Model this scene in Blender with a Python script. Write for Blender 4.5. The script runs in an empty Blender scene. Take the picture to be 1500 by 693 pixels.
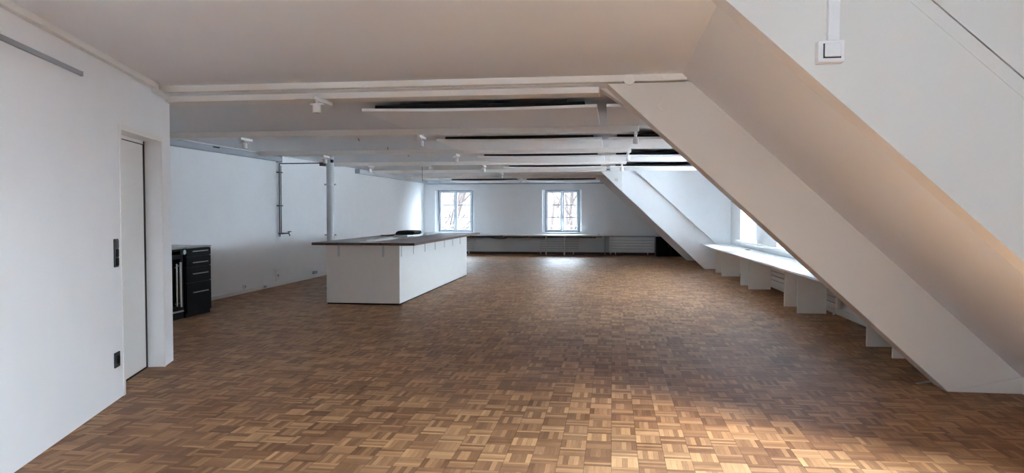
import bpy, bmesh, math, random
from mathutils import Vector, Matrix
random.seed(7)
SC = bpy.context.scene
COL = SC.collection
PI = math.pi

# ---------------------------------------------------------------- helpers
class MB:
    """collects shapes into one mesh"""
    def __init__(s): s.bm = bmesh.new()
    def box(s, x0, x1, y0, y1, z0, z1):
        v = [s.bm.verts.new(p) for p in ((x0,y0,z0),(x1,y0,z0),(x1,y1,z0),(x0,y1,z0),(x0,y0,z1),(x1,y0,z1),(x1,y1,z1),(x0,y1,z1))]
        for f in ((0,3,2,1),(4,5,6,7),(0,1,5,4),(1,2,6,5),(2,3,7,6),(3,0,4,7)): s.bm.faces.new([v[i] for i in f])
        return s
    def prism(s, pts, axis, a0, a1):
        def mk(p, a):
            return {'x': (a, p[0], p[1]), 'y': (p[0], a, p[1]), 'z': (p[0], p[1], a)}[axis]
        A = [s.bm.verts.new(mk(p, a0)) for p in pts]; B = [s.bm.verts.new(mk(p, a1)) for p in pts]
        s.bm.faces.new(A); s.bm.faces.new(B[::-1]); n = len(pts)
        for i in range(n): s.bm.faces.new([A[i], B[i], B[(i+1) % n], A[(i+1) % n]])
        return s
    def tube(s, path, r, seg=10, cap=True):
        path = [Vector(p) for p in path]; rs = r if isinstance(r, (list, tuple)) else [r]*len(path)
        rings = []; ref = None
        for i, p in enumerate(path):
            t = (path[min(i+1, len(path)-1)] - path[max(i-1, 0)]).normalized()
            if ref is None: ref = Vector((0,0,1)) if abs(t.z) < .9 else Vector((1,0,0))
            u = (ref - t*ref.dot(t)).normalized(); w = t.cross(u); ref = u
            rings.append([s.bm.verts.new(p + (u*math.cos(2*PI*k/seg) + w*math.sin(2*PI*k/seg))*rs[i]) for k in range(seg)])
        for a, b in zip(rings, rings[1:]):
            for k in range(seg): s.bm.faces.new([a[k], a[(k+1) % seg], b[(k+1) % seg], b[k]])
        if cap: s.bm.faces.new(rings[0][::-1]); s.bm.faces.new(rings[-1])
        return s
    def build(s, name, mat, parent=None, bevel=0, smooth=False, seg=2):
        bmesh.ops.recalc_face_normals(s.bm, faces=s.bm.faces)
        me = bpy.data.meshes.new(name); s.bm.to_mesh(me); s.bm.free()
        me.materials.append(mat)
        o = bpy.data.objects.new(name, me); COL.objects.link(o)
        if parent: o.parent = parent
        if smooth:
            for p in me.polygons: p.use_smooth = True
            me.set_sharp_from_angle(angle=math.radians(40))
        if bevel:
            m = o.modifiers.new('bevel', 'BEVEL'); m.width = bevel; m.segments = seg; m.limit_method = 'ANGLE'; m.angle_limit = math.radians(40)
        return o

def empty(name, loc=(0,0,0), rz=0):
    o = bpy.data.objects.new(name, None); COL.objects.link(o); o.location = loc; o.rotation_euler = (0,0,rz); o.empty_display_size = .1
    return o
def tag(o, label, cat, group=None):
    o['label'] = label; o['category'] = cat
    if group: o['group'] = group
    return o
def struct(o, label=None):
    o['kind'] = 'structure'
    if label: o['label'] = label
    return o
def copy_tree(o, parent=None):
    c = o.copy(); COL.objects.link(c)
    if parent: c.parent = parent
    for ch in list(o.children): copy_tree(ch, c)
    return c

# ---------------------------------------------------------------- materials
def mat(name, col, rough=.5, metal=0, spec=.5, noise=0, nscale=30, bump=0, bscale=200, coat=0):
    m = bpy.data.materials.new(name); m.use_nodes = True; nt = m.node_tree; b = nt.nodes['Principled BSDF']
    b.inputs['Base Color'].default_value = (*col, 1); b.inputs['Roughness'].default_value = rough
    b.inputs['Metallic'].default_value = metal; b.inputs['Specular IOR Level'].default_value = spec
    b.inputs['Coat Weight'].default_value = coat
    tc = nt.nodes.new('ShaderNodeTexCoord')
    if noise:
        n = nt.nodes.new('ShaderNodeTexNoise'); n.inputs['Scale'].default_value = nscale; n.inputs['Detail'].default_value = 4
        nt.links.new(tc.outputs['Object'], n.inputs['Vector'])
        mx = nt.nodes.new('ShaderNodeMix'); mx.data_type = 'RGBA'
        mx.inputs[6].default_value = (*[c*(1-noise) for c in col], 1); mx.inputs[7].default_value = (*[min(1, c*(1+noise)) for c in col], 1)
        nt.links.new(n.outputs['Fac'], mx.inputs[0]); nt.links.new(mx.outputs[2], b.inputs['Base Color'])
    if bump:
        n2 = nt.nodes.new('ShaderNodeTexNoise'); n2.inputs['Scale'].default_value = bscale; n2.inputs['Detail'].default_value = 3
        nt.links.new(tc.outputs['Object'], n2.inputs['Vector'])
        bp = nt.nodes.new('ShaderNodeBump'); bp.inputs['Strength'].default_value = bump; bp.inputs['Distance'].default_value = .002
        nt.links.new(n2.outputs['Fac'], bp.inputs['Height']); nt.links.new(bp.outputs['Normal'], b.inputs['Normal'])
    return m

M = {}
M['wall'] = mat('white wall plaster', (.85,.865,.88), .75, noise=.025, nscale=3, bump=.15, bscale=120)
M['ceil'] = mat('ceiling paint', (.83,.862,.895), .85, noise=.02, nscale=2, bump=.1, bscale=90)
M['cream'] = mat('cream timber paint', (.74,.705,.66), .55, noise=.03, nscale=3, bump=.08, bscale=60)
M['beam'] = mat('pale beam paint', (.88,.855,.815), .55, noise=.03, nscale=3, bump=.08, bscale=60)
M['panelwhite'] = mat('acoustic sheet white', (.90,.91,.92), .8, noise=.02, nscale=8)
M['gap_shade'] = mat('black panel gap shade', (.012,.012,.013), .95, noise=.2, nscale=80)  # black that stands for the shade in the gap above each panel
M['white'] = mat('white lacquer', (.82,.82,.80), .4, noise=.015, nscale=6)
M['laminate'] = mat('warm white laminate', (.85,.83,.79), .45, noise=.02, nscale=10)
M['deskwhite'] = mat('white desk laminate', (.84,.85,.85), .3, noise=.01, nscale=10)
M['plastic'] = mat('white plastic', (.85,.84,.84), .35, noise=.01)
M['anth'] = mat('anthracite plastic', (.035,.037,.042), .4, noise=.1)
M['black'] = mat('black lacquer', (.004,.004,.005), .45, spec=.12, noise=.2, nscale=15)
M['blackmatt'] = mat('black fabric', (.012,.012,.013), .8, noise=.3, nscale=90)
M['steel'] = mat('brushed steel', (.62,.63,.64), .3, metal=1, noise=.05, nscale=40)
M['darkmetal'] = mat('dark galvanised pipe', (.07,.07,.07), .45, metal=.3, noise=.1)
M['greyalu'] = mat('grey aluminium casing', (.38,.41,.45), .45, metal=.15, noise=.03)
M['greyrail'] = mat('grey picture rail', (.34,.36,.40), .45, noise=.04)
M['winframe'] = mat('grey blue window paint', (.70,.76,.82), .45, noise=.03)
M['casing'] = mat('blue grey window casing', (.34,.42,.52), .5, noise=.05)
M['radiator'] = mat('radiator enamel', (.82,.82,.82), .35, noise=.01)
M['colpaint'] = mat('light grey column paint', (.55,.57,.59), .35, noise=.03)
M['glasswhite'] = mat('pale glass inlay', (.62,.63,.64), .15, noise=.02)

def walnut():
    m = bpy.data.materials.new('dark walnut top'); m.use_nodes = True; nt = m.node_tree; b = nt.nodes['Principled BSDF']
    tc = nt.nodes.new('ShaderNodeTexCoord'); mp = nt.nodes.new('ShaderNodeMapping'); mp.inputs['Scale'].default_value = (14, 1.2, 14)
    n = nt.nodes.new('ShaderNodeTexNoise'); n.inputs['Scale'].default_value = 2; n.inputs['Detail'].default_value = 6
    r = nt.nodes.new('ShaderNodeValToRGB'); r.color_ramp.elements[0].position = .3; r.color_ramp.elements[1].position = .75
    r.color_ramp.elements[0].color = (.04,.02,.013,1); r.color_ramp.elements[1].color = (.15,.075,.042,1)
    nt.links.new(tc.outputs['Object'], mp.inputs['Vector']); nt.links.new(mp.outputs['Vector'], n.inputs['Vector'])
    nt.links.new(n.outputs['Fac'], r.inputs['Fac']); nt.links.new(r.outputs['Color'], b.inputs['Base Color'])
    b.inputs['Roughness'].default_value = .32
    return m
M['walnut'] = walnut()

def glass():
    m = bpy.data.materials.new('window glass'); m.use_nodes = True; nt = m.node_tree
    for n in list(nt.nodes):
        if n.type != 'OUTPUT_MATERIAL': nt.nodes.remove(n)
    out = [n for n in nt.nodes if n.type == 'OUTPUT_MATERIAL'][0]
    t = nt.nodes.new('ShaderNodeBsdfTransparent'); g = nt.nodes.new('ShaderNodeBsdfGlossy'); g.inputs['Roughness'].default_value = .02
    fr = nt.nodes.new('ShaderNodeFresnel'); fr.inputs['IOR'].default_value = 1.25
    mx = nt.nodes.new('ShaderNodeMixShader')
    nt.links.new(fr.outputs[0], mx.inputs[0]); nt.links.new(t.outputs[0], mx.inputs[1]); nt.links.new(g.outputs[0], mx.inputs[2]); nt.links.new(mx.outputs[0], out.inputs['Surface'])
    return m
M['glass'] = glass()

def parquet():
    m = bpy.data.materials.new('oak mosaic parquet'); m.use_nodes = True; nt = m.node_tree; b = nt.nodes['Principled BSDF']
    N = nt.nodes.new; L = nt.links.new
    def mth(op, a, c=None):
        n = N('ShaderNodeMath'); n.operation = op
        for i, v in enumerate((a, c)):
            if v is None: continue
            if isinstance(v, (int, float)): n.inputs[i].default_value = v
            else: L(v, n.inputs[i])
        return n.outputs[0]
    tc = N('ShaderNodeTexCoord'); sx = N('ShaderNodeSeparateXYZ'); L(tc.outputs['Object'], sx.inputs[0])
    S = .160
    u = mth('DIVIDE', sx.outputs[0], S); v = mth('DIVIDE', sx.outputs[1], S)
    cu = mth('FLOOR', u); cv = mth('FLOOR', v); fu = mth('FRACT', u); fv = mth('FRACT', v)
    par = mth('FLOORED_MODULO', mth('ADD', cu, cv), 2)
    inv = mth('SUBTRACT', 1, par)
    across = mth('ADD', mth('MULTIPLY', fu, par), mth('MULTIPLY', fv, inv))
    along = mth('ADD', mth('MULTIPLY', fv, par), mth('MULTIPLY', fu, inv))
    a5 = mth('MULTIPLY', across, 5); strip = mth('FLOOR', a5); fs = mth('FRACT', a5)
    cb = N('ShaderNodeCombineXYZ'); L(cu, cb.inputs[0]); L(cv, cb.inputs[1]); L(strip, cb.inputs[2])
    wn = N('ShaderNodeTexWhiteNoise'); wn.noise_dimensions = '3D'; L(cb.outputs[0], wn.inputs['Vector'])
    cb2 = N('ShaderNodeCombineXYZ'); L(cu, cb2.inputs[0]); L(cv, cb2.inputs[1])
    wn2 = N('ShaderNodeTexWhiteNoise'); wn2.noise_dimensions = '3D'; L(cb2.outputs[0], wn2.inputs['Vector'])
    # grain runs along each strip
    g = N('ShaderNodeCombineXYZ'); L(mth('ADD', mth('MULTIPLY', across, 26), mth('MULTIPLY', wn.outputs['Value'], 50)), g.inputs[0])
    L(mth('MULTIPLY', along, 1.6), g.inputs[1]); L(mth('MULTIPLY', wn.outputs['Value'], 30), g.inputs[2])
    gn = N('ShaderNodeTexNoise'); gn.inputs['Scale'].default_value = 1; gn.inputs['Detail'].default_value = 3; L(g.outputs[0], gn.inputs['Vector'])
    # worn areas, metres wide
    wr = N('ShaderNodeTexNoise'); wr.inputs['Scale'].default_value = .35; wr.inputs['Detail'].default_value = 3; L(tc.outputs['Object'], wr.inputs['Vector'])
    t = mth('ADD', mth('ADD', mth('MULTIPLY', wn.outputs['Value'], .44), mth('MULTIPLY', wn2.outputs['Value'], .24)),
            mth('ADD', mth('MULTIPLY', gn.outputs['Fac'], .42), mth('MULTIPLY', wr.outputs['Fac'], .34)))
    t = mth('SUBTRACT', t, .27)
    r = N('ShaderNodeValToRGB'); e = r.color_ramp.elements
    e[0].position = .0; e[0].color = (.13,.056,.026,1); e[1].position = 1; e[1].color = (.60,.36,.17,1)
    k = e.new(.35); k.color = (.24,.118,.056,1); k = e.new(.62); k.color = (.39,.212,.102,1)
    L(t, r.inputs['Fac'])
    # joints
    def edge(f, w): return mth('ADD', mth('LESS_THAN', f, w), mth('GREATER_THAN', f, 1-w))
    j = mth('MINIMUM', mth('ADD', mth('MULTIPLY', edge(fs, .025), .6), mth('ADD', edge(across, .008), edge(along, .008))), 1)
    mx = N('ShaderNodeMix'); mx.data_type = 'RGBA'; mx.inputs[7].default_value = (.035,.018,.01,1)
    L(mth('MULTIPLY', j, .7), mx.inputs[0]); L(r.outputs['Color'], mx.inputs[6]); L(mx.outputs[2], b.inputs['Base Color'])
    L(mth('ADD', .46, mth('MULTIPLY', gn.outputs['Fac'], .12)), b.inputs['Roughness'])
    bp = N('ShaderNodeBump'); bp.inputs['Strength'].default_value = .25; bp.inputs['Distance'].default_value = .001
    L(mth('SUBTRACT', mth('MULTIPLY', wn.outputs['Value'], .5), j), bp.inputs['Height']); L(bp.outputs['Normal'], b.inputs['Normal'])
    b.inputs['Specular IOR Level'].default_value = .24
    return m
M['parquet'] = parquet()
M['bark'] = mat('bare tree bark', (.020,.013,.011), .9, noise=.4, nscale=6)
M['hill'] = mat('leaf litter hillside', (.0165,.0125,.0118), .95, noise=.5, nscale=1.5)

# ---------------------------------------------------------------- room shell
ZN, ZB = 2.68, 2.62           # near and back ceiling heights
YT1, YT2, YT3, YT4, YBK = 2.60, 6.52, 19.65, 22.9, 25.7
XL = -6.67
struct(MB().box(-7.0, 4.3, -2.6, 26.1, -.25, 0).build('floor', M['parquet']), 'brown mosaic parquet floor in basket weave squares')
c = MB()
c.box(-6.0, .62, -2.5, 6.60, ZN, 2.85); c.box(.62, 4.0, -2.5, 2.72, ZN, 2.85)
c.box(-7.0, 4.0, 6.60, 26.1, ZB, 2.85)
struct(c.build('ceiling', M['ceil']), 'white ceiling above the beams')
# roof slope between the two near trusses, and beyond the third truss
up = lambda x: 2.66 - .923*(x-.61)
SA = math.atan(.923); SLN = math.hypot(3.34-.588, 2.68-.14)      # slope frame: x down the slope, z outward (up)
def slope_frame(o): o.location = (.588, 0, 2.68); o.rotation_euler = (0, SA, 0)
RWY, RWX = (2.82, 3.93), (.40, 2.9)  # opening for the added roof window
sl = MB()
sl.box(-.1, SLN, 2.76, RWY[0], 0, .20); sl.box(-.1, SLN, RWY[1], 6.6, 0, .20); sl.box(-.1, RWX[0], RWY[0], RWY[1], 0, .20); sl.box(RWX[1], SLN, RWY[0], RWY[1], 0, .20)
o = sl.build('trim_1', M['ceil']); slope_frame(o); struct(o, 'sloping roof lining between the two nearest trusses')
struct(MB().box(3.34, 3.5, 2.76, 6.6, 0, .3).build('wall_knee', M['wall']))
sl = MB()
sl.prism([(.52,2.62),(2.6,.71),(3.3,.07),(3.3,-.05),(3.5,.1),(.9,2.75),(.52,2.75)], 'y', 19.9, 25.75)
struct(sl.build('trim_2', M['wall']), 'sloping roof lining beside the back wall')

# left wall
struct(MB().box(XL-.3, XL, 6.3, 26.1, 0, ZB+.05).build('wall_left', M['wall']))
struct(MB().box(XL, XL+.015, 6.9, YBK, 0, .07).build('baseboard_left', M['white'], bevel=.003))
# near left wall, turned 17.5 degrees, with a door niche
TH = math.radians(17.52)
nl = empty('wall_near_left', (-3.39, 3.75, 0), TH); struct(nl, 'white wall on the near left with a flush door')
MB().prism([(-6.5,0),(1.84,0),(1.84,2.165),(2.94,2.165),(2.94,0),(3.24,0),(3.24,2.70),(-6.5,2.70)], 'x', -.16, 0).build('wall_face', M['wall'], nl, bevel=.004)
MB().box(-.34, -.19, -6.5, 3.24, 0, 2.72).build('wall_core', M['wall'], nl)
struct(MB().prism([(-4.66,6.70),(-4.36,6.72),(-4.40,6.86),(-6.7,6.86),(-6.7,6.6),(-4.66,6.6)], 'z', 0, 2.72).build('wall_side', M['wall']))
t = MB(); t.box(0, .045, -6.5, 2.74, 2.635, 2.70); t.box(0, .045, 2.68, 3.27, 2.59, 2.635)
o = t.build('trim_3', M['white'], bevel=.004); o.location = nl.location; o.rotation_euler = nl.rotation_euler; struct(o, 'white trim strip along the top of the near left wall')
# door
d = empty('door_1', (-3.39, 3.75, 0), TH); struct(d, 'white flush door without handle in the near left wall')
MB().box(-.185, -.15, 1.80, 2.885, .018, 2.125).build('door_leaf', M['white'], d, bevel=.002)
MB().box(-.188, -.151, 2.885, 2.9405, 0, 2.164).build('shadow_gap', M['black'], d)
MB().box(-.188, -.151, 1.80, 2.885, 0, .018).build('bottom_gap', M['black'], d)
MB().box(-.188, -.151, 1.80, 2.885, 2.125, 2.133).build('top_gap', M['black'], d)
MB().box(-.188, -.145, 1.80, 2.885, 2.133, 2.164).build('head_panel', M['white'], d)
f = MB(); f.box(-.005, .006, 1.80, 1.845, 0, 2.205); f.box(-.005, .006, 2.935, 2.965, 0, 2.205); f.box(-.005, .006, 1.845, 2.935, 2.16, 2.205)
f.build('door_frame', M['white'], d, bevel=.002)

# back wall (y = 25.7) with splayed window reveals
W1, W2, WZ = (-6.27,-4.86), (-2.43,-1.06), (.76, 2.25)
w = MB(); a, b_ = YBK, YBK+.34
w.box(-7, W1[0], a, b_, 0, ZB+.1); w.box(W1[1], W2[0], a, b_, 0, ZB+.1); w.box(W2[1], 3.9, a, b_, 0, ZB+.1)
for W in (W1, W2):
    w.box(W[0], W[1], a, b_, 0, WZ[0]); w.box(W[0], W[1], a, b_, WZ[1], ZB+.1)
    w.prism([(W[0],a),(W[0],b_),(W[0]+.10,b_)], 'z', WZ[0], WZ[1]); w.prism([(W[1],a),(W[1],b_),(W[1]-.10,b_)], 'z', WZ[0], WZ[1])
struct(w.build('wall_back', M['wall']))
struct(MB().box(XL, 1.45, YBK-.016, YBK, 0, .075).build('baseboard_back', mat('dark baseboard', (.10,.07,.055), .5, noise=.1), bevel=.003))
struct(MB().box(XL+.14, .35, YBK-.03, YBK, 2.455, 2.485).build('trim_4', M['casing']), 'thin dark rail along the top of the back wall')

# right window wall, turned 1.6 degrees
PH = math.radians(1.633); RW = (3.5, 2.6, 0)
RH = [(-4.15,-3.65),(8.0,8.85),(10.4,12.2),(13.95,15.7)]; RZ = (.80, 2.42); RTOP = (2.42, 2.42, 2.42, 2.05)
w = MB(); t0 = -5.0
for (p, q), zt in zip(RH, RTOP):
    w.box(0, .48, t0, p, 0, 2.8); w.box(0, .48, p, q, 0, RZ[0]); w.box(0, .48, p, q, zt, 2.8); t0 = q
w.box(0, .48, t0, 23.6, 0, 2.8)
o = w.build('wall_right', M['wall']); o.location = RW; o.rotation_euler = (0,0,PH); struct(o)
w = MB(); w.box(-.02, 0, .3, 16.3, 0, .09); o = w.build('baseboard_right', M['white'], bevel=.003); o.location = RW; o.rotation_euler = (0,0,PH); struct(o)
# gable wall behind the camera
w = MB(); GW = (-.75, .45)
w.box(-2.4, GW[0], -2.6, -2.3, 0, 2.8); w.box(GW[1], 4.0, -2.6, -2.3, 0, 2.8); w.box(GW[0], GW[1], -2.6, -2.3, 0, .85); w.box(GW[0], GW[1], -2.6, -2.3, 2.2, 2.8)
struct(w.build('wall_front', M['wall']))
# dormer cheeks
ck = MB(); iu = lambda z: 1.03 + (2.19-z)/.923 + .010
ck.prism([(iu(2.70),2.70),(iu(.0),.0),(3.9,0),(3.9,2.70)], 'y', YT1+.004, YT1+.16)
ck.prism([(iu(2.70)-.1,2.70),(iu(.0)-.1,.0),(iu(0)+.1,0),(iu(2.7)+.1,2.70)], 'y', YT1+.111, YT1+.16)
struct(ck.build('wall_cheek_near', M['cream']), 'vertical dormer cheek above the nearest truss')
ck = MB(); ck.prism([(.45,2.64),(.60,2.55),(2.60,.71),(2.97,.36),(2.97,0),(3.6,0),(3.6,2.64)], 'y', YT3-.12, YT3+.40)
struct(ck.build('wall_cheek_far', M['wall']), 'vertical dormer cheek above the third truss')
ck = MB(); ck.prism([(.62,2.70),(.67,2.62),(3.40,.10),(3.40,0),(3.9,0),(3.9,2.70)], 'y', YT2+.08, YT2+.28)
struct(ck.build('wall_cheek_middle', M['wall']), 'vertical dormer cheek behind the second truss')

# ---------------------------------------------------------------- trusses
lo = lambda x: 2.62 - .926*(x+.06)
def inv_lo(z): return (2.62-z)/.926 - .06
def inv_up(z): return .61 + (2.66-z)/.923
tr = empty('trim_5', (0, YT1, 0)); struct(tr, 'nearest sloping roof truss board with the light switch')
iu1 = lambda z: 1.03 + (2.19-z)/.923
MB().prism([(inv_lo(2.68),2.68),(iu1(2.68)-.066,2.68),(iu1(0)-.066,0),(2.77,0)], 'y', 0, .11).build('board', M['cream'], tr, bevel=.0008)
MB().prism([(iu1(2.68)-.0657,2.68),(iu1(2.68),2.68),(iu1(0),0),(iu1(0)-.0657,0)], 'y', 0, .11).build('upper_board', M['cream'], tr, bevel=.0008)

tr = empty('trim_6', (0, YT2, 0)); struct(tr, 'second sloping roof truss board in the middle of the room')
MB().prism([(inv_lo(2.615),2.615),(inv_up(2.615),2.615),(3.34,.14),(2.77,0)], 'y', 0, .28).build('board', M['cream'], tr, bevel=.006)
MB().prism([(2.765,0),(3.345,.142),(3.345,0)], 'y', -.006, .27).build('foot_plate', M['cream'], tr, bevel=.002)
MB().prism([(-.16,2.647),(.34,2.298),(.45,2.40),(.12,2.647)], 'y', .28, .46).build('gusset', M['cream'], tr, bevel=.004)
def disc(x, z, y, r, parent, m=None):
    p = MB(); p.tube([(x,y,z),(x,y-.012,z)], r, 24); o = p.build('cap', m or M['cream'], parent, bevel=.003)
    q = MB(); q.tube([(x,y-.012,z),(x,y-.017,z)], r*.35, 16); q.build('cap_screw', M['cream'], o, bevel=.002)
disc(.43, 2.41, 0, .05, tr)

tr = empty('trim_7', (0, YT3, 0)); struct(tr, 'third sloping roof truss board at the end of the long desk')
MB().prism([(-.37,2.60),(.55,2.60),(2.60,.71),(2.95,.38),(2.95,0),(2.38,0)], 'y', 0, .25).build('board', M['wall'], tr, bevel=.006)
MB().prism([(-.33,2.57),(.26,2.57),(.26,2.05),(.2,2.05)], 'y', -.12, 0).build('gusset', M['wall'], tr, bevel=.004)
disc(.10, 2.33, -.12, .05, tr)
tr = empty('trim_8', (0, YT4, 0)); struct(tr, 'farthest sloping roof truss board near the back wall')
MB().prism([(-.52,2.60),(.55,2.60),(2.60,.71),(2.95,.38),(2.95,0),(2.25,0)], 'y', 0, .28).build('board', M['wall'], tr, bevel=.006)

# ---------------------------------------------------------------- ceiling beams
bm_ = empty('trim_9', (0, YT2, 0)); struct(bm_, 'nearest white ceiling beam running to the second truss')
MB().box(-5.2, .63, -.02, .20, 2.625, 2.70).build('beam_front', M['beam'], bm_, bevel=.006)
MB().box(-6.67, -.12, .20, .46, 2.565, 2.70).build('beam_rear', M['beam'], bm_, bevel=.006)
p = MB(); p.tube([(.14,-.02,2.64),(.14,-.03,2.64)], .05, 20); p.build('cap', M['beam'], bm_, bevel=.003)
p = MB(); p.tube([(.44,-.02,2.665),(.44,-.032,2.665)], .03, 20); p.build('cap', M['beam'], bm_, bevel=.003)
for i, (y, x1) in enumerate(((9.80,.34),(13.09,.32),(16.37,.30),(19.65,-.2),(22.9,-.2))):
    nm = ['second','third','fourth','fifth','farthest'][i]
    struct(MB().box(-6.67, x1, y, y+.24, 2.54, ZB+.03).build('trim_%d' % (10+i), M['beam'], bevel=.008), nm + ' white ceiling beam across the back room')

# ---------------------------------------------------------------- windows
def window(n, loc, rz, w, z0, z1, label, bars=True, railing=True):
    """local x along the wall, y outward"""
    h = z1-z0
    e = empty('window_%d' % n, (loc[0], loc[1], z0), rz); struct(e, label)
    f = MB(); t = .035
    f.box(-w/2, -w/2+t, -.03, .05, 0, h); f.box(w/2-t, w/2, -.03, .05, 0, h); f.box(-w/2+t, w/2-t, -.03, .05, h-t, h); f.box(-w/2+t, w/2-t, -.03, .05, 0, t)
    f.build('window_frame', M['casing'], e, bevel=.003)
    for s in (-1, 1):
        x0, x1 = (-w/2+t, -.004) if s < 0 else (.004, w/2-t)
        k = .058
        q = MB(); q.box(x0, x0+k, -.045, .03, t, h-t); q.box(x1-k, x1, -.045, .03, t, h-t); q.box(x0+k, x1-k, -.045, .03, t, t+k); q.box(x0+k, x1-k, -.045, .03, h-t-k, h-t)
        so = q.build('sash', M['winframe'], e, bevel=.004)
        if bars:
            for fr in (1/3., 2/3.):
                zz = t+k + (h-2*t-2*k)*fr
                MB().box(x0+k, x1-k, -.02, .02, zz-.014, zz+.014).build('glazing_bar', M['casing'], so)
        MB().box(x0+k, x1-k, -.006, .006, t+k, h-t-k).build('pane', M['glass'], so)
    hd = MB(); hd.box(-.015, .015, -.052, -.045, h*.32, h*.40); hd.tube([(0,-.05,h*.36),(0,-.085,h*.36),(0,-.085,h*.28)], .009, 8)
    hd.build('handle', M['steel'], e, smooth=True)
    if railing:
        r = MB()
        r.tube([(-w/2-.1,.35,h*.145),(w/2+.1,.35,h*.145)], .012, 8); r.build('railing', M['greyalu'], e, smooth=True)
    return e
window(1, ((W1[0]+W1[1])/2, YBK+.27), 0, W1[1]-W1[0]-.17, WZ[0], WZ[1], 'left double window in the back wall')
window(2, ((W2[0]+W2[1])/2, YBK+.27), 0, W2[1]-W2[0]-.17, WZ[0], WZ[1], 'right double window in the back wall')
RM = Matrix.Translation(RW) @ Matrix.Rotation(PH, 4, 'Z')
RN = ['near dormer window beside the camera','added dormer window hidden behind the second truss','middle dormer window above the long desk','far dormer window above the long desk']  # the opening behind the second truss is added to brighten the back bays
for i, (p, q) in enumerate(RH):
    c0 = RM @ Vector((.41, (p+q)/2, 0))
    window(3+i, (c0.x, c0.y), PH-PI/2, q-p, RZ[0], RTOP[i], RN[i], railing=False)
window(8, ((GW[0]+GW[1])/2, -2.52), PI, GW[1]-GW[0], .85, 2.2, 'added unseen gable window behind the camera', railing=False)  # added out of view to bring daylight in from behind
# unseen roof window, added behind the nearest truss to brighten the floor
e = empty('window_9', (.588, 0, 2.68)); slope_frame(e); struct(e, 'added unseen roof window in the slope behind the nearest truss')
(ya, yb), (xa, xb) = RWY, RWX
f = MB(); k = .05
f.box(xa, xa+k, ya, yb, .11, .19); f.box(xb-k, xb, ya, yb, .11, .19); f.box(xa+k, xb-k, ya, ya+k, .11, .19); f.box(xa+k, xb-k, yb-k, yb, .11, .19)
fo = f.build('window_frame', M['white'], e, bevel=.003)
MB().box(xa+k, xb-k, ya+k, yb-k, .145, .155).build('pane', M['glass'], fo)
h = MB(); h.box(xa+.01, xa+.03, ya+.25, yb-.25, .09, .11); h.build('handle', M['steel'], e, bevel=.003)
# window ledges on the right
w = MB()
w.box(-.10, .37, 4.6, 15.95, .755, .806)
o = w.build('trim_15', M['deskwhite'], bevel=.006); o.location = RW; o.rotation_euler = (0,0,PH); struct(o, 'white window ledge behind the long desk')
w = MB(); w.box(-.06, .37, -4.5, -.2, .755, .806); o = w.build('trim_16', M['deskwhite'], bevel=.006); o.location = RW; o.rotation_euler = (0,0,PH); struct(o)
w = MB()
for W in (W1, W2): w.box(W[0]-.03, W[1]+.03, YBK-.04, YBK+.24, .735, .765)
w = MB().box(W1[0]-.03, W1[1]+.03, YBK-.04, YBK+.24, .735, .765); struct(w.build('trim_17', M['deskwhite'], bevel=.005), 'sill of the left back window')
w = MB().box(W2[0]-.03, W2[1]+.03, YBK-.04, YBK+.24, .735, .765); struct(w.build('trim_18', M['deskwhite'], bevel=.005), 'sill of the right back window')

# ---------------------------------------------------------------- kitchen island
isl = tag(empty('kitchen_island', (-3.97, 14.1, 0)), 'long white kitchen island with dark walnut top in the room centre', 'kitchen island')
X0, X1, Y0, Y1 = -.61, .61, -2.71, 2.75
MB().box(X0+.012, X1-.012, Y0+.012, Y1-.012, 0, .03).build('plinth', M['black'], isl)
MB().box(X0, X1-.018, Y0, Y1, .022, .955).build('body', M['laminate'], isl, bevel=.003)
MB().box(X1-.018, X1, Y0-.001, Y1, .022, .955).build('side_panel', M['white'], isl, bevel=.003)
# top with a cut-out for the inlay
tx0, tx1, ty0, ty1 = -.82, .88, -2.80, 3.0
ix0, ix1, iy0, iy1 = -.30, .12, -2.45, 2.6
MB().box(tx0, tx1, ty0, ty1, .957, .998).build('worktop', M['walnut'], isl, bevel=.003)
MB().box(ix0, ix1, iy0, iy1, .994, 1.001).build('inlay', M['glasswhite'], isl, bevel=.001)
def bracket(x, y, ax):
    b = MB()
    if ax == 'x': b.box(x, x+.006, y-.018, y+.018, .77, .957); b.box(x, x+.20, y-.018, y+.018, .951, .957)
    else: b.box(x-.018, x+.018, y-.006, y, .77, .957); b.box(x-.018, x+.018, y-.08, y, .951, .957)
    b.build('bracket', M['steel'], isl)
for y in (11.50,12.22,13.0,13.77,14.56,15.33,16.11): bracket(X1, y-14.1, 'x')
for x in (-4.37,-3.63): bracket(x+3.97, Y0, 'y')
p = MB(); p.box(-.14, .02, Y0-.022, Y0, .925, .955); p.build('socket_strip', M['plastic'], isl, bevel=.006)

# black case lying on the worktop
bx = tag(empty('equipment_case', (-4.02, 14.35, 1.001)), 'black padded case on a grey metal base lying on the walnut island top', 'case')
p = MB(); p.box(-.22, .06, -.38, .10, 0, .035); p.build('base', M['steel'], bx, bevel=.004)
p = MB(); p.prism([(-.20,.035),(.14,.035),(.18,.06),(.17,.105),(.14,.115),(-.12,.118),(-.17,.105),(-.21,.07)], 'y', -.30, .25); p.build('case_body', M['blackmatt'], bx, bevel=.012)
p = MB(); p.tube([(-.20,-.05,.05),(-.28,-.02,.03),(-.36,.02,.012),(-.46,0,.010),(-.62,.08,.010)], .010, 8); p.build('cable', M['blackmatt'], bx, smooth=True)

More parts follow.
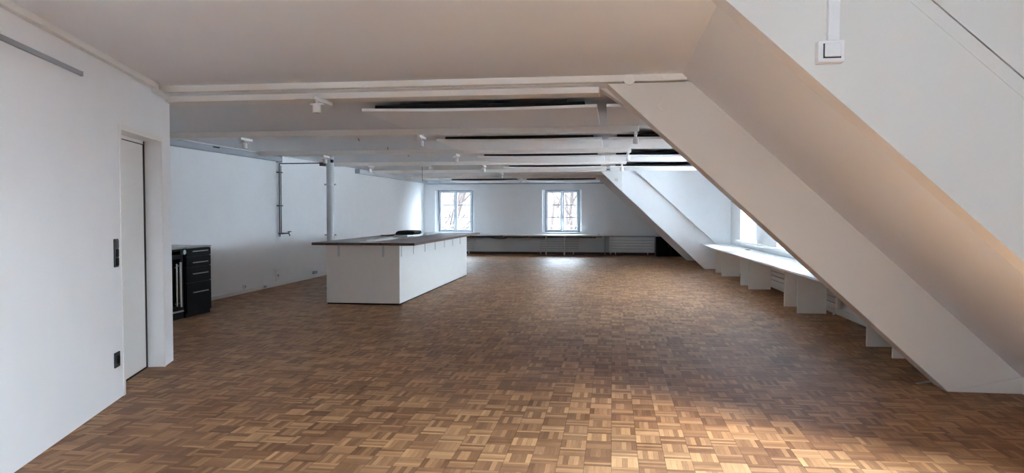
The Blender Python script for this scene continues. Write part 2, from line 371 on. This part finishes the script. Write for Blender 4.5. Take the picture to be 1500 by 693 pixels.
# ---------------------------------------------------------------- kitchen row at left
du = tag(empty('drawer_cabinet', (-6.29, 9.92, 0)), 'black drawer cabinet with four bar handles by the left wall', 'cabinet')
MB().box(-.36, .355, -.32, .32, 0, .975).build('body', M['black'], du, bevel=.003)
MB().box(-.36, .385, -.32, .325, .978, 1.0).build('worktop', mat('grey stone top', (.35,.35,.35), .3, noise=.1, nscale=60), du, bevel=.003)
for (z0, z1, hz) in ((.862,.97,.93),(.71,.855,.77),(.49,.703,.61),(.06,.483,.345)):
    dr = MB().box(.355, .38, -.315, .315, z0, z1).build('drawer', M['black'], du, bevel=.003)
    h = MB(); h.box(.395, .408, -.19, .20, hz-.007, hz+.007); h.box(.38, .396, -.17, -.155, hz-.005, hz+.005); h.box(.38, .396, .165, .18, hz-.005, hz+.005)
    h.build('handle', M['steel'], dr, bevel=.002)
fr = tag(empty('wine_fridge', (-6.29, 9.22, 0)), 'black glass fronted wine fridge left of the black drawer cabinet', 'fridge')
f = MB(); f.box(-.36, .34, -.36, .36, 0, .10); f.box(-.36, .34, -.36, -.33, .10, .975); f.box(-.36, .34, .33, .36, .10, .975); f.box(-.36, .34, -.33, .33, .945, .975); f.box(-.36, -.33, -.33, .33, .10, .945)
f.build('body', M['black'], fr, bevel=.003)
MB().box(-.36, .385, -.38, .36, .978, 1.0).build('worktop', M['greyalu'], fr, bevel=.003)
dd = MB(); dd.box(.345, .38, -.35, -.29, .13, .90); dd.box(.345, .38, .23, .30, .13, .90); dd.box(.345, .38, -.29, .23, .13, .19); dd.box(.345, .38, -.29, .23, .84, .90)
do = dd.build('door', M['black'], fr, bevel=.003)
MB().box(.355, .37, -.29, .23, .19, .84).build('pane', M['glass'], do)
h = MB(); h.box(.40, .42, .17, .205, .18, .80); h.box(.38, .40, .18, .195, .22, .24); h.box(.38, .40, .18, .195, .74, .76); h.build('handle', M['steel'], do, bevel=.003)
h = MB(); h.box(.40, .415, .09, .115, .20, .78); h.box(.38, .40, .095, .11, .22, .24); h.box(.38, .40, .095, .11, .72, .74); h.build('handle', M['steel'], do, bevel=.003)
MB().box(.345, .385, -.35, .30, .105, .125).build('bottom_trim', M['steel'], fr, bevel=.002)
for z in (.35,.5,.66): MB().box(-.33, .32, -.33, .33, z, z+.012).build('shelf', M['steel'], fr)
p = MB(); p.tube([(.34,.325,.93),(.395,.325,.93)], .035, 20); p.build('knob', M['steel'], fr, bevel=.004)
# ---------------------------------------------------------------- column, pipe, screens on the left wall
cl = tag(empty('support_column', (-5.555, 14.05, 0)), 'round light grey steel column behind the kitchen island', 'column')
p = MB(); p.tube([(0,0,0),(0,0,2.62)], .075, 32); p.build('shaft', M['colpaint'], cl, smooth=True)
p = MB(); p.tube([(0,0,2.57),(0,0,2.62)], .095, 32); p.build('head_collar', M['casing'], cl, bevel=.004)
for z in (2.03, 1.03):
    p = MB(); p.tube([(0,0,z-.012),(0,0,z+.012)], .080, 32); p.box(-.12, -.078, -.015, .015, z-.015, z+.015); p.box(.078, .12, -.015, .015, z-.015, z+.015); p.build('clamp', M['steel'], cl)
p = MB(); p.tube([(0,0,0),(0,0,.012)], .13, 32); p.build('base_plate', M['casing'], cl)
p = MB(); p.box(.035, .085, -.075, -.02, 2.46, 2.52); p.build('junction_cap', M['anth'], cl, bevel=.004)

wp = tag(empty('water_pipe', (XL, 14.05, 0)), 'thin dark pipe with a small tap running down the left wall', 'pipe')
p = MB(); p.tube([(.05,0,2.455),(1.03,0,2.455)], .012, 10); p.build('horizontal_pipe', M['darkmetal'], wp, smooth=True)
p = MB(); p.tube([(.05,0,2.455),(.05,0,1.06)], .013, 10); p.tube([(.05,.07,2.42),(.05,.07,1.06)], .009, 10); p.build('drop_pipe', M['darkmetal'], wp, smooth=True)
for z in (2.28, 1.61):
    p = MB(); p.box(0, .075, -.03, .10, z-.012, z+.012); p.build('pipe_bracket', M['darkmetal'], wp)
p = MB(); p.box(.90, 1.03, -.02, .02, 2.40, 2.47); p.build('column_bracket', M['darkmetal'], wp)
p = MB(); p.tube([(.05,-.03,1.05),(.05,.16,1.05)], .018, 10); p.tube([(.06,.16,1.05),(.14,.22,1.05),(.15,.24,1.00)], .013, 10); p.tube([(.05,0,1.05),(.05,0,.99)], .012, 10)
tp = p.build('tap', M['darkmetal'], wp, smooth=True)
p = MB(); p.box(.10, .17, .24, .28, 1.075, 1.09); p.tube([(.135,.22,1.05),(.135,.25,1.085)], .008, 8); p.build('lever', M['anth'], tp)

s1 = tag(empty('screen_casing', (XL+.002, 12.0, 0)), 'grey roller screen casing on the left wall above the black cabinets', 'screen casing')
p = MB(); p.prism([(0,2.50),(.10,2.48),(.125,2.50),(.125,2.575),(.10,2.592),(0,2.592)], 'y', -4.6, 2.0); p.build('casing', M['greyalu'], s1, bevel=.006)
p = MB(); p.box(.0, .132, 2.0, 2.03, 2.475, 2.596); p.build('end_cap', M['greyalu'], s1, bevel=.01)
p = MB(); p.box(.02, .09, -4.0, 1.1, 2.594, 2.612); p.build('light_strip', M['plastic'], s1, bevel=.003)
p = MB(); p.box(.124, .129, -.55, -.35, 2.555, 2.575); p.build('slot', M['black'], s1)
s2 = tag(empty('screen_casing', (XL+.002, 22.1, 0)), 'pale grey roller screen casing along the far end of the left wall', 'screen casing')
p = MB(); p.box(.0, .13, -3.5, 3.575, 2.49, 2.60); p.build('casing', mat('pale grey aluminium', (.52,.54,.57), .45, noise=.02), s2, bevel=.004)
p = MB(); p.box(.0, .134, -3.53, -3.5, 2.486, 2.604); p.build('end_cap', M['casing'], s2, bevel=.003)
s2.name = 'projection_screen_casing'
for y in (-3.2,-1,1.2,3.3): MB().box(.03, .09, y-.03, y+.03, 2.60, 2.62).build('mounting_bracket', M['greyalu'], s2)

# small boxes low on the left wall
def wall_box(name, y, z0, z1, w, lab, cat, m, dpt=.03):
    e = tag(empty(name, (XL, y, z0)), lab, cat)
    MB().box(0, dpt, -w/2, w/2, 0, z1-z0).build('housing', m, e, bevel=.005)
    p = MB(); k = min(.03, (z1-z0)*.3); p.tube([(dpt-.001,0,(z1-z0)*.5),(dpt+.004,0,(z1-z0)*.5)], k, 16); p.build('socket_face', M['greyalu'], e)
    return e
wall_box('wall_socket', 12.65, .085, .16, .09, 'small white socket box low on the left wall, nearest the black cabinet', 'socket', M['plastic'])
wall_box('cable_outlet', 13.45, .02, .065, .10, 'flat cable outlet on the baseboard of the left wall', 'outlet', M['greyalu'], .03)
wall_box('junction_box', 13.95, .10, .33, .15, 'tall white junction box low on the left wall below the tap', 'junction box', M['plastic'], .05)
wall_box('double_socket', 15.86, .085, .15, .20, 'wide grey double socket low on the left wall behind the island', 'socket', M['greyalu'], .04)

# ---------------------------------------------------------------- near left wall fittings (local wall frame)
def onwall(name, t, z, lab, cat):
    p = Matrix.Translation((-3.39,3.75,0)) @ Matrix.Rotation(TH, 4, 'Z') @ Vector((0, t, z))
    return tag(empty(name, p, TH), lab, cat)
e = onwall('picture_rail', 0, 2.465, 'grey metal picture rail high on the near left wall', 'picture rail')
MB().box(0, .018, -5.5, 1.05, -.016, .016).build('rail', M['greyrail'], e, bevel=.003)
MB().box(0, .02, 1.05, 1.058, -.017, .017).build('end_cap', M['greyalu'], e)
e = onwall('switch_panel', 1.675, 1.17, 'tall anthracite switch panel on the wall left of the flush door', 'switch')
MB().box(0, .012, -.043, .043, -.112, .112).build('frame', M['anth'], e, bevel=.004)
for k in (-1, 0, 1): MB().box(.012, .019, -.029, .029, k*.071-.030, k*.071+.030).build('rocker' if k else 'socket_face', M['black'] if k != 1 else M['anth'], e, bevel=.003)
e = onwall('power_socket', 1.655, .325, 'square anthracite power socket low on the wall beside the flush door', 'socket')
MB().box(0, .012, -.055, .055, -.06, .06).build('frame', M['anth'], e, bevel=.004)
p = MB(); p.tube([(.012,0,0),(.017,0,0)], .036, 20); p.build('socket_face', M['black'], e)

# switch on the nearest truss with its cable duct
e = tag(empty('light_switch', (.705, YT1, 2.025)), 'white square light switch on the nearest sloping truss', 'switch')
MB().box(-.037, .046, -.042, 0, -.036, .036).build('housing', M['plastic'], e, bevel=.004)
MB().box(-.037, .046, -.050, -.042, -.036, .036).build('frame', M['plastic'], e, bevel=.004)
MB().box(-.023, .033, -.0515, -.050, -.024, .024).build('gap', M['anth'], e)
MB().box(-.019, .032, -.060, -.0505, -.020, .024).build('rocker', M['plastic'], e, bevel=.003)
e = tag(empty('cable_duct', (.722, YT1, 2.065)), 'white cable duct rising from the light switch on the truss', 'cable duct')
MB().box(-.018, .018, -.022, 0, 0, .44).build('duct', M['plastic'], e, bevel=.003)
MB().box(-.019, .019, -.026, -.020, 0, .44).build('cover', M['plastic'], e, bevel=.002)

# metal strip on the floor beside the second truss
e = tag(MB().box(-.13, .13, -.02, .02, 0, .008).build('floor_strip', M['steel'], bevel=.003), 'short metal strip on the parquet at the foot of the second truss', 'strip')
e.location = (2.74, 6.84, 0); e.rotation_euler = (0,0,.55)

# ---------------------------------------------------------------- acoustic panels under the ceiling
def panel(x0, x1, y0, y1, lab, zb=2.495, sag=.014):
    e = tag(empty('acoustic_panel', ((x0+x1)/2, (y0+y1)/2, zb)), lab, 'acoustic panel', 'acoustic ceiling panels')
    w, d = x1-x0, y1-y0; NX = 14
    m = MB(); bm = m.bm; rows = {}
    for k, zz in ((0, 0), (1, .028)):
        for i in range(NX+1):
            for j in (0, 1):
                u = i/NX; x = -w/2 + w*u
                z = zz - sag*math.sin(PI*u) + (.012 if i in (0, NX) else 0)*0
                rows[k,i,j] = bm.verts.new((x, -d/2 + d*j, z))
    for i in range(NX):
        bm.faces.new([rows[0,i,0], rows[0,i,1], rows[0,i+1,1], rows[0,i+1,0]]); bm.faces.new([rows[1,i,0], rows[1,i+1,0], rows[1,i+1,1], rows[1,i,1]])
        bm.faces.new([rows[0,i,0], rows[0,i+1,0], rows[1,i+1,0], rows[1,i,0]]); bm.faces.new([rows[0,i,1], rows[1,i,1], rows[1,i+1,1], rows[0,i+1,1]])
    for i in (0, NX): bm.faces.new([rows[0,i,0], rows[1,i,0], rows[1,i,1], rows[0,i,1]])
    m.build('sheet', M['panelwhite'], e, bevel=.003)
    MB().box(-w/2+.12, w/2-.12, -d/2+.05, d/2-.05, .030, .062).build('gap_shade', M['gap_shade'], e)  # black slab on the sheet paints in the dark of the gap
    for sx in (-1, 1):
        for sy in (-1, 1):
            p = MB(); p.tube([(sx*(w/2-.3), sy*(d/2-.3), .062),(sx*(w/2-.3), sy*(d/2-.3), ZB-zb)], .006, 6); p.build('hanger', M['steel'], e)
PL = [(7.12, 1.5,'nearest large acoustic panel left of the gap, below the ceiling behind the first beam','nearest acoustic panel right of the gap, cut off by the second truss'),
      (10.25,1.5,'second acoustic panel from the front in the left row','second acoustic panel from the front in the right row'),
      (13.45,1.5,'third acoustic panel from the front in the left row','third acoustic panel from the front in the right row'),
      (16.78,1.55,'fourth acoustic panel from the front in the left row','fourth acoustic panel from the front in the right row, above the third truss')]
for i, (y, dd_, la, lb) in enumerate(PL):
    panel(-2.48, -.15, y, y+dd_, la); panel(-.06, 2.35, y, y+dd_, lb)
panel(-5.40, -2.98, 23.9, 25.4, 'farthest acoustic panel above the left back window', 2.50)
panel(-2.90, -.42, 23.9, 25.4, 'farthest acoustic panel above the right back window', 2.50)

# ---------------------------------------------------------------- track spotlights under the beams
def spot(x, y, zb, lab, ang=0, big=False):
    e = tag(empty('track_spotlight', (x, y, zb), ang), lab, 'spotlight', 'white spotlights under the ceiling beams')
    p = MB(); p.box(-.02, .02, -.02, .45 if big else .30, -.035, 0); p.build('track_bar', M['plastic'], e, bevel=.004)
    if big:
        p = MB(); p.box(-.16, .0, -.02, .03, -.032, .0); p.build('mounting_plate', M['plastic'], e, bevel=.004)
    p = MB(); p.tube([(0,.10,-.035),(0,.10,-.06)], .012, 10); p.box(-.065, .065, .085, .115, -.075, -.06); p.build('yoke', M['plastic'], e, bevel=.003)
    p = MB(); p.tube([(0,.10,-.072),(0,.10,-.145)], .038, 18); h = p.build('lamp_head', M['plastic'], e, smooth=True)
    p = MB(); p.tube([(0,.10,-.1455),(0,.10,-.147)], .028, 18); p.build('lens', M['greyalu'], h)
SP = [(-2.73, 6.49, 2.562, 'large white spotlight under the nearest beam', True),
      (-5.20, 9.83, 2.54, 'white spotlight at the left end of the second beam'), (-2.62, 9.83, 2.54, 'white spotlight in the middle of the second beam, beside the large panel'), (.30, 9.86, 2.54, 'white spotlight at the right end of the second beam'),
      (-5.32, 13.12, 2.54, 'white spotlight under the third beam beside the grey column'), (-2.82, 13.12, 2.54, 'white spotlight in the middle of the third beam'), (.27, 13.12, 2.54, 'white spotlight at the right end of the third beam'),
      (-5.55, 16.40, 2.54, 'white spotlight under the fourth beam above the pale screen casing'), (-2.88, 16.40, 2.54, 'white spotlight in the middle of the fourth beam'), (.20, 16.40, 2.54, 'white spotlight at the right end of the fourth beam'),
      (-5.50, 19.68, 2.54, 'white spotlight at the left end of the fifth beam'), (-2.98, 19.68, 2.54, 'white spotlight in the middle of the fifth beam'),
      (-5.45, 22.93, 2.54, 'white spotlight at the left end of the farthest beam, near the back corner'), (-2.85, 22.93, 2.54, 'white spotlight in the middle of the farthest beam, near the back wall')]
for s in SP: spot(s[0], s[1], s[2], s[3], .03*math.sin(s[0]*7+s[1]), len(s) > 4)
e = tag(empty('hanging_cable', (-4.28, 16.34, 2.54)), 'thin cable hanging from a white arm under the fourth beam', 'cable')
p = MB(); p.tube([(0,0,0),(0,0,-.37)], .005, 6); p.build('cable', M['anth'], e)
p = MB(); p.box(-.02, .20, -.02, .02, -.03, 0); p.build('arm', M['plastic'], e, bevel=.003)
p = MB(); p.tube([(.19,0,-.03),(.19,0,-.06)], .01, 8); p.tube([(.15,0,-.075),(.27,0,-.075)], .025, 12); p.build('lamp_head', M['plastic'], e, smooth=True)
for i, (x, y) in enumerate(((-3.85,10.89),(-3.89,12.49),(-3.96,14.05))):
    e = tag(MB().tube([(0,0,0),(0,0,-.03),(.012,0,-.045),(.02,0,-.03)], .005, 6).build('ceiling_hook', M['anth'], smooth=True), ['nearest','middle','farthest'][i] + ' small dark hook in the ceiling above the island', 'hook', 'ceiling hooks above the island')
    e.location = (x, y, ZB)

# ---------------------------------------------------------------- desk along the back wall
bd = tag(empty('wall_desk', (-2.9, 25.3, 0)), 'long white desk below the windows on the back wall', 'desk')
MB().box(-3.75, 2.62, -.40, .385, .655, .70).build('worktop', M['deskwhite'], bd, bevel=.004)
MB().box(-3.70, 2.35, -.05, .10, .585, .615).build('cable_tray', M['anth'], bd, bevel=.003)
MB().box(-3.70, 2.55, .33, .38, .60, .655).build('wall_batten', M['darkmetal'], bd)
for x in (-2.2,-1.5,-.85,.05,.62,1.28,2.2):
    p = MB(); p.box(x-.03, x+.03, -.36, .35, .62, .655); p.box(x-.02, x+.02, -.36, -.30, .60, .62); p.build('bracket', M['anth'], bd, bevel=.003)
for x in (-2.23,-1.61):
    p = MB(); p.tube([(x+2.9,-.30,0),(x+2.9,-.30,.655)], .028, 16); lg = p.build('leg', M['white'], bd, smooth=True)
p = MB(); p.tube([(-1.3,.0,.60),(-1.2,-.02,.56),(-1.0,-.03,.545),(-.8,-.02,.56),(-.7,.0,.60)], .012, 8); p.build('cable_loop', M['anth'], bd, smooth=True)
p = MB(); p.box(2.42, 2.46, -.35, -.31, .70, .725); p.build('cable_grommet', M['greyalu'], bd, bevel=.003)

def radiator(loc, rz, L, z0, z1, lab, n=5):
    """local x along, front faces -y"""
    e = tag(empty('radiator', (loc[0], loc[1], 0), rz), lab, 'radiator', 'flat white radiators')
    p = MB(); h = (z1-z0)/n
    for k in range(n): p.box(-L/2, L/2, -.05, -.01, z0+k*h+.007, z0+(k+1)*h-.007)
    p.build('front_tubes', M['radiator'], e, bevel=.006)
    p = MB(); p.box(-L/2+.02, L/2-.02, -.012, .03, z0, z1); p.build('rear_fins', M['greyalu'], e)
    for s in (-1, 1):
        p = MB(); p.box(s*L/2-.02, s*L/2+.02, -.045, .02, z0, z1); p.build('header', M['radiator'], e, bevel=.006)
        p = MB(); p.box(s*(L/2-.2)-.015, s*(L/2-.2)+.015, -.02, .0, 0, z0+.02); p.build('foot', M['radiator'], e)
    p = MB(); p.tube([(-L/2+.03,-.03,0),(-L/2+.03,-.03,z0+.03)], .012, 8); p.build('supply_pipe', M['steel'], e, smooth=True)
    p = MB(); p.tube([(-L/2+.03,-.03,z0-.03),(-L/2+.03,-.10,z0-.03)], .026, 12); p.build('valve', M['plastic'], e, smooth=True)
radiator((-5.5, 25.63), 0, 1.35, .11, .53, 'white radiator under the desk below the left back window')
radiator((-1.82, 25.63), 0, 1.36, .11, .53, 'white radiator under the desk below the right back window, behind two legs')
radiator((.655, 25.55), 0, 1.49, .11, .605, 'white radiator on the back wall beside the black box')
e = tag(empty('radiator_shelf', (.6, 25.55, .62)), 'grey grille shelf above the radiator on the back wall', 'shelf')
MB().box(-.88, .865, -.10, .14, 0, .035).build('shelf', M['greyalu'], e, bevel=.003)
MB().box(-.86, -.83, -.08, .14, -.62, 0).build('side_panel', M['greyalu'], e, bevel=.003)
MB().box(.84, .87, -.08, .14, -.62, 0).build('side_panel', M['greyalu'], e, bevel=.003)
e = tag(empty('storage_box', (1.90, 25.2, 0)), 'black low cabinet under the slope in the far right corner', 'cabinet')
MB().box(-.43, .02, -.30, .32, 0, .64).build('body', M['blackmatt'], e, bevel=.006)
MB().box(.03, .43, -.30, .32, 0, .60).build('side_unit', M['blackmatt'], e, bevel=.006)
MB().box(-.42, .01, -.315, -.30, .03, .62).build('door', M['black'], e, bevel=.004)
MB().box(-.05, -.03, -.335, -.315, .3, .45).build('handle', M['anth'], e, bevel=.003)

# ---------------------------------------------------------------- long desk on the right (local wall frame)
ld = tag(empty('window_desk', RW, PH), 'long white desk on paired panel legs below the dormer windows', 'desk')
MB().box(-.77, -.02, 4.55, 16.90, .632, .657).build('worktop', M['deskwhite'], ld, bevel=.003)
IM = RM.inverted()
for (x, y) in ((2.50,18.45),(2.50,17.45),(2.58,15.39),(2.60,14.60),(2.69,12.05),(2.70,11.26),(2.80,8.58),(2.84,7.93)):
    q = IM @ Vector((x, y, 0))
    MB().box(q.x, q.x+.41, q.y, q.y+.03, 0, .632).build('leg_panel', M['laminate'], ld, bevel=.002)
MB().box(-.30, -.02, 4.6, 16.85, .60, .632).build('wall_batten', M['laminate'], ld)
p = MB(); p.box(-.22, -.14, 13.9, 14.1, .657, .667); p.build('cable_outlet', M['anth'], ld, bevel=.003)
for (ya, yb, lab) in ((10.95,12.75,'white radiator under the long desk, nearest the second truss'),(13.4,15.3,'white radiator in the middle below the long desk'),(16.4,18.3,'white radiator under the far end of the long desk')):
    q = IM @ Vector((3.2, (ya+yb)/2, 0)); c0 = RM @ Vector((-.07, q.y, 0))
    radiator((c0.x, c0.y), PH-PI/2+PI*0, yb-ya, .11, .53, lab, 5)

# ---------------------------------------------------------------- outside
hl = MB(); bm = hl.bm; NXH, NYH = 16, 20; gv = {}
for i in range(NXH+1):
    for j in range(NYH+1):
        x = -60+i*4.2; y = 30+j*4.0
        z = -4.5 + .18*max(0, y-34) + .5*math.sin(x*.21+1)*math.cos(y*.17)
        gv[i,j] = bm.verts.new((x, y, z))
for i in range(NXH):
    for j in range(NYH): bm.faces.new([gv[i,j], gv[i+1,j], gv[i+1,j+1], gv[i,j+1]])
o = hl.build('hillside', M['hill'], smooth=True); struct(o, 'brown leaf strewn slope seen through the back windows')
struct(MB().box(-70, 90, -70, 100, -8, -7).build('ground', mat('outdoor ground', (.80,.80,.80), .95, noise=.3, nscale=.5)))
def tree(x, y, z, h, seed, lab):
    R = random.Random(seed); p = MB()
    def grow(a, dirv, L, r, lev):
        pts = [a]; d0 = dirv.copy(); n = 4 if lev < 2 else 3
        for k in range(n):
            d0 = (d0 + Vector((R.uniform(-.18,.18), R.uniform(-.18,.18), R.uniform(-.05,.12)))).normalized(); pts.append(pts[-1] + d0*(L/n))
        p.tube(pts, [r*(1-.55*k/n) for k in range(n+1)], 6 if lev < 2 else 3, cap=False)
        if lev >= 4: return
        for k in range({0:7, 1:5, 2:4, 3:3}[lev]):
            f = R.uniform(.25, 1); i = min(n-1, int(f*n)); q = pts[i].lerp(pts[i+1], f*n-i)
            ang = R.uniform(0, 2*PI); out = Vector((math.cos(ang), math.sin(ang), R.uniform(.2, 1.0))).normalized()
            grow(q, (d0*.5 + out).normalized(), L*R.uniform(.36,.52), r*.42, lev+1)
    grow(Vector((0,0,0)), Vector((0,0,1)), h, h*.02, 0)
    o = p.build('bare_tree', M['bark']); o.location = (x, y, z)
    return tag(o, lab, 'tree', 'bare trees outside the back windows')
lw, rw = 'bare brown tree standing outside the left back window', 'bare brown tree standing outside the right back window'
for i, (x, y) in enumerate(((-8.9,34.5),(-9.7,40.5),(-10.6,46.5),(-13.6,52.5),(-12.6,58.5))): tree(x, y, -4.4+.18*max(0,y-34), 7.5, 20+i, lw)
for i, (x, y) in enumerate(((-2.0,34.5),(-3.4,40.5),(-2.6,47),(-4.6,53.5),(-3.6,60))): tree(x, y, -4.4+.18*max(0,y-34), 7.5, 40+i, rw)

# ---------------------------------------------------------------- daylight
wd = bpy.data.worlds.new('overcast sky'); SC.world = wd; wd.use_nodes = True
nt = wd.node_tree; bg = nt.nodes['Background']; SKY = 14.0
tc = nt.nodes.new('ShaderNodeTexCoord'); sp = nt.nodes.new('ShaderNodeSeparateXYZ'); nt.links.new(tc.outputs['Generated'], sp.inputs[0])
cl_ = nt.nodes.new('ShaderNodeClamp'); nt.links.new(sp.outputs[2], cl_.inputs['Value'])
ma = nt.nodes.new('ShaderNodeMath'); ma.operation = 'MULTIPLY_ADD'; nt.links.new(cl_.outputs[0], ma.inputs[0])   # overcast sky: brighter overhead
ma.inputs[1].default_value = SKY*.5; ma.inputs[2].default_value = SKY*.4
nt.links.new(ma.outputs[0], bg.inputs['Strength']); bg.inputs['Color'].default_value = (.71,.86,1.0,1)
sun = bpy.data.lights.new('hazy_sun', 'SUN'); sun.energy = 2.6; sun.angle = math.radians(24); sun.color = (1.0,.90,.74)
so_ = bpy.data.objects.new('hazy_sun', sun); COL.objects.link(so_)
so_.rotation_euler = Vector((.5,-1.45,1.56)).to_track_quat('Z', 'Y').to_euler()
def portal(loc, rz, w, h, n):
    l = bpy.data.lights.new('daylight_portal', 'AREA'); l.shape = 'RECTANGLE'; l.size = w; l.size_y = h; l.cycles.is_portal = True
    o = bpy.data.objects.new('daylight_portal', l); COL.objects.link(o); o.location = loc; o.rotation_euler = (PI/2, 0, rz)
# portals only guide the sampling of the sky through each window; they give off no light
for W in (W1, W2): portal(((W[0]+W[1])/2, YBK+.36, 1.5), 0, W[1]-W[0], 1.5, 0)
for (p, q), zt in zip(RH, RTOP):
    c0 = RM @ Vector((.49, (p+q)/2, (RZ[0]+zt)/2)); portal(c0, PH-PI/2, q-p, zt-RZ[0], 0)

portal(((GW[0]+GW[1])/2, -2.61, 1.525), PI, GW[1]-GW[0], 1.35, 0)
l = bpy.data.lights.new('daylight_portal', 'AREA'); l.shape = 'RECTANGLE'; l.size = RWX[1]-RWX[0]; l.size_y = RWY[1]-RWY[0]; l.cycles.is_portal = True
o = bpy.data.objects.new('daylight_portal', l); COL.objects.link(o)
o.matrix_world = Matrix.Translation((.588,0,2.68)) @ Matrix.Rotation(SA, 4, 'Y') @ Matrix.Translation(((RWX[0]+RWX[1])/2, (RWY[0]+RWY[1])/2, .21))

# ---------------------------------------------------------------- camera and view
cam = bpy.data.cameras.new('camera'); cam.sensor_fit = 'HORIZONTAL'; cam.sensor_width = 36; cam.lens = 1080/1500*36
cam.clip_start = .05; cam.clip_end = 400
co = bpy.data.objects.new('camera', cam); COL.objects.link(co); co.location = (0,0,1.5)
yaw = math.atan(147/1080); pit = math.atan(37/1080)
co.rotation_euler = (PI/2 - pit, 0, yaw)
SC.camera = co
SC.view_settings.view_transform = 'Standard'; SC.view_settings.look = 'None'; SC.view_settings.gamma = 1; SC.view_settings.use_curve_mapping = False
SC.view_settings.exposure = 2.47
SC.cycles.use_denoising = True
SC.cycles.max_bounces = 14; SC.cycles.diffuse_bounces = 10; SC.cycles.glossy_bounces = 4; SC.cycles.transparent_max_bounces = 12
SC.cycles.sample_clamp_indirect = 8
SC.cycles.caustics_reflective = False; SC.cycles.caustics_refractive = False
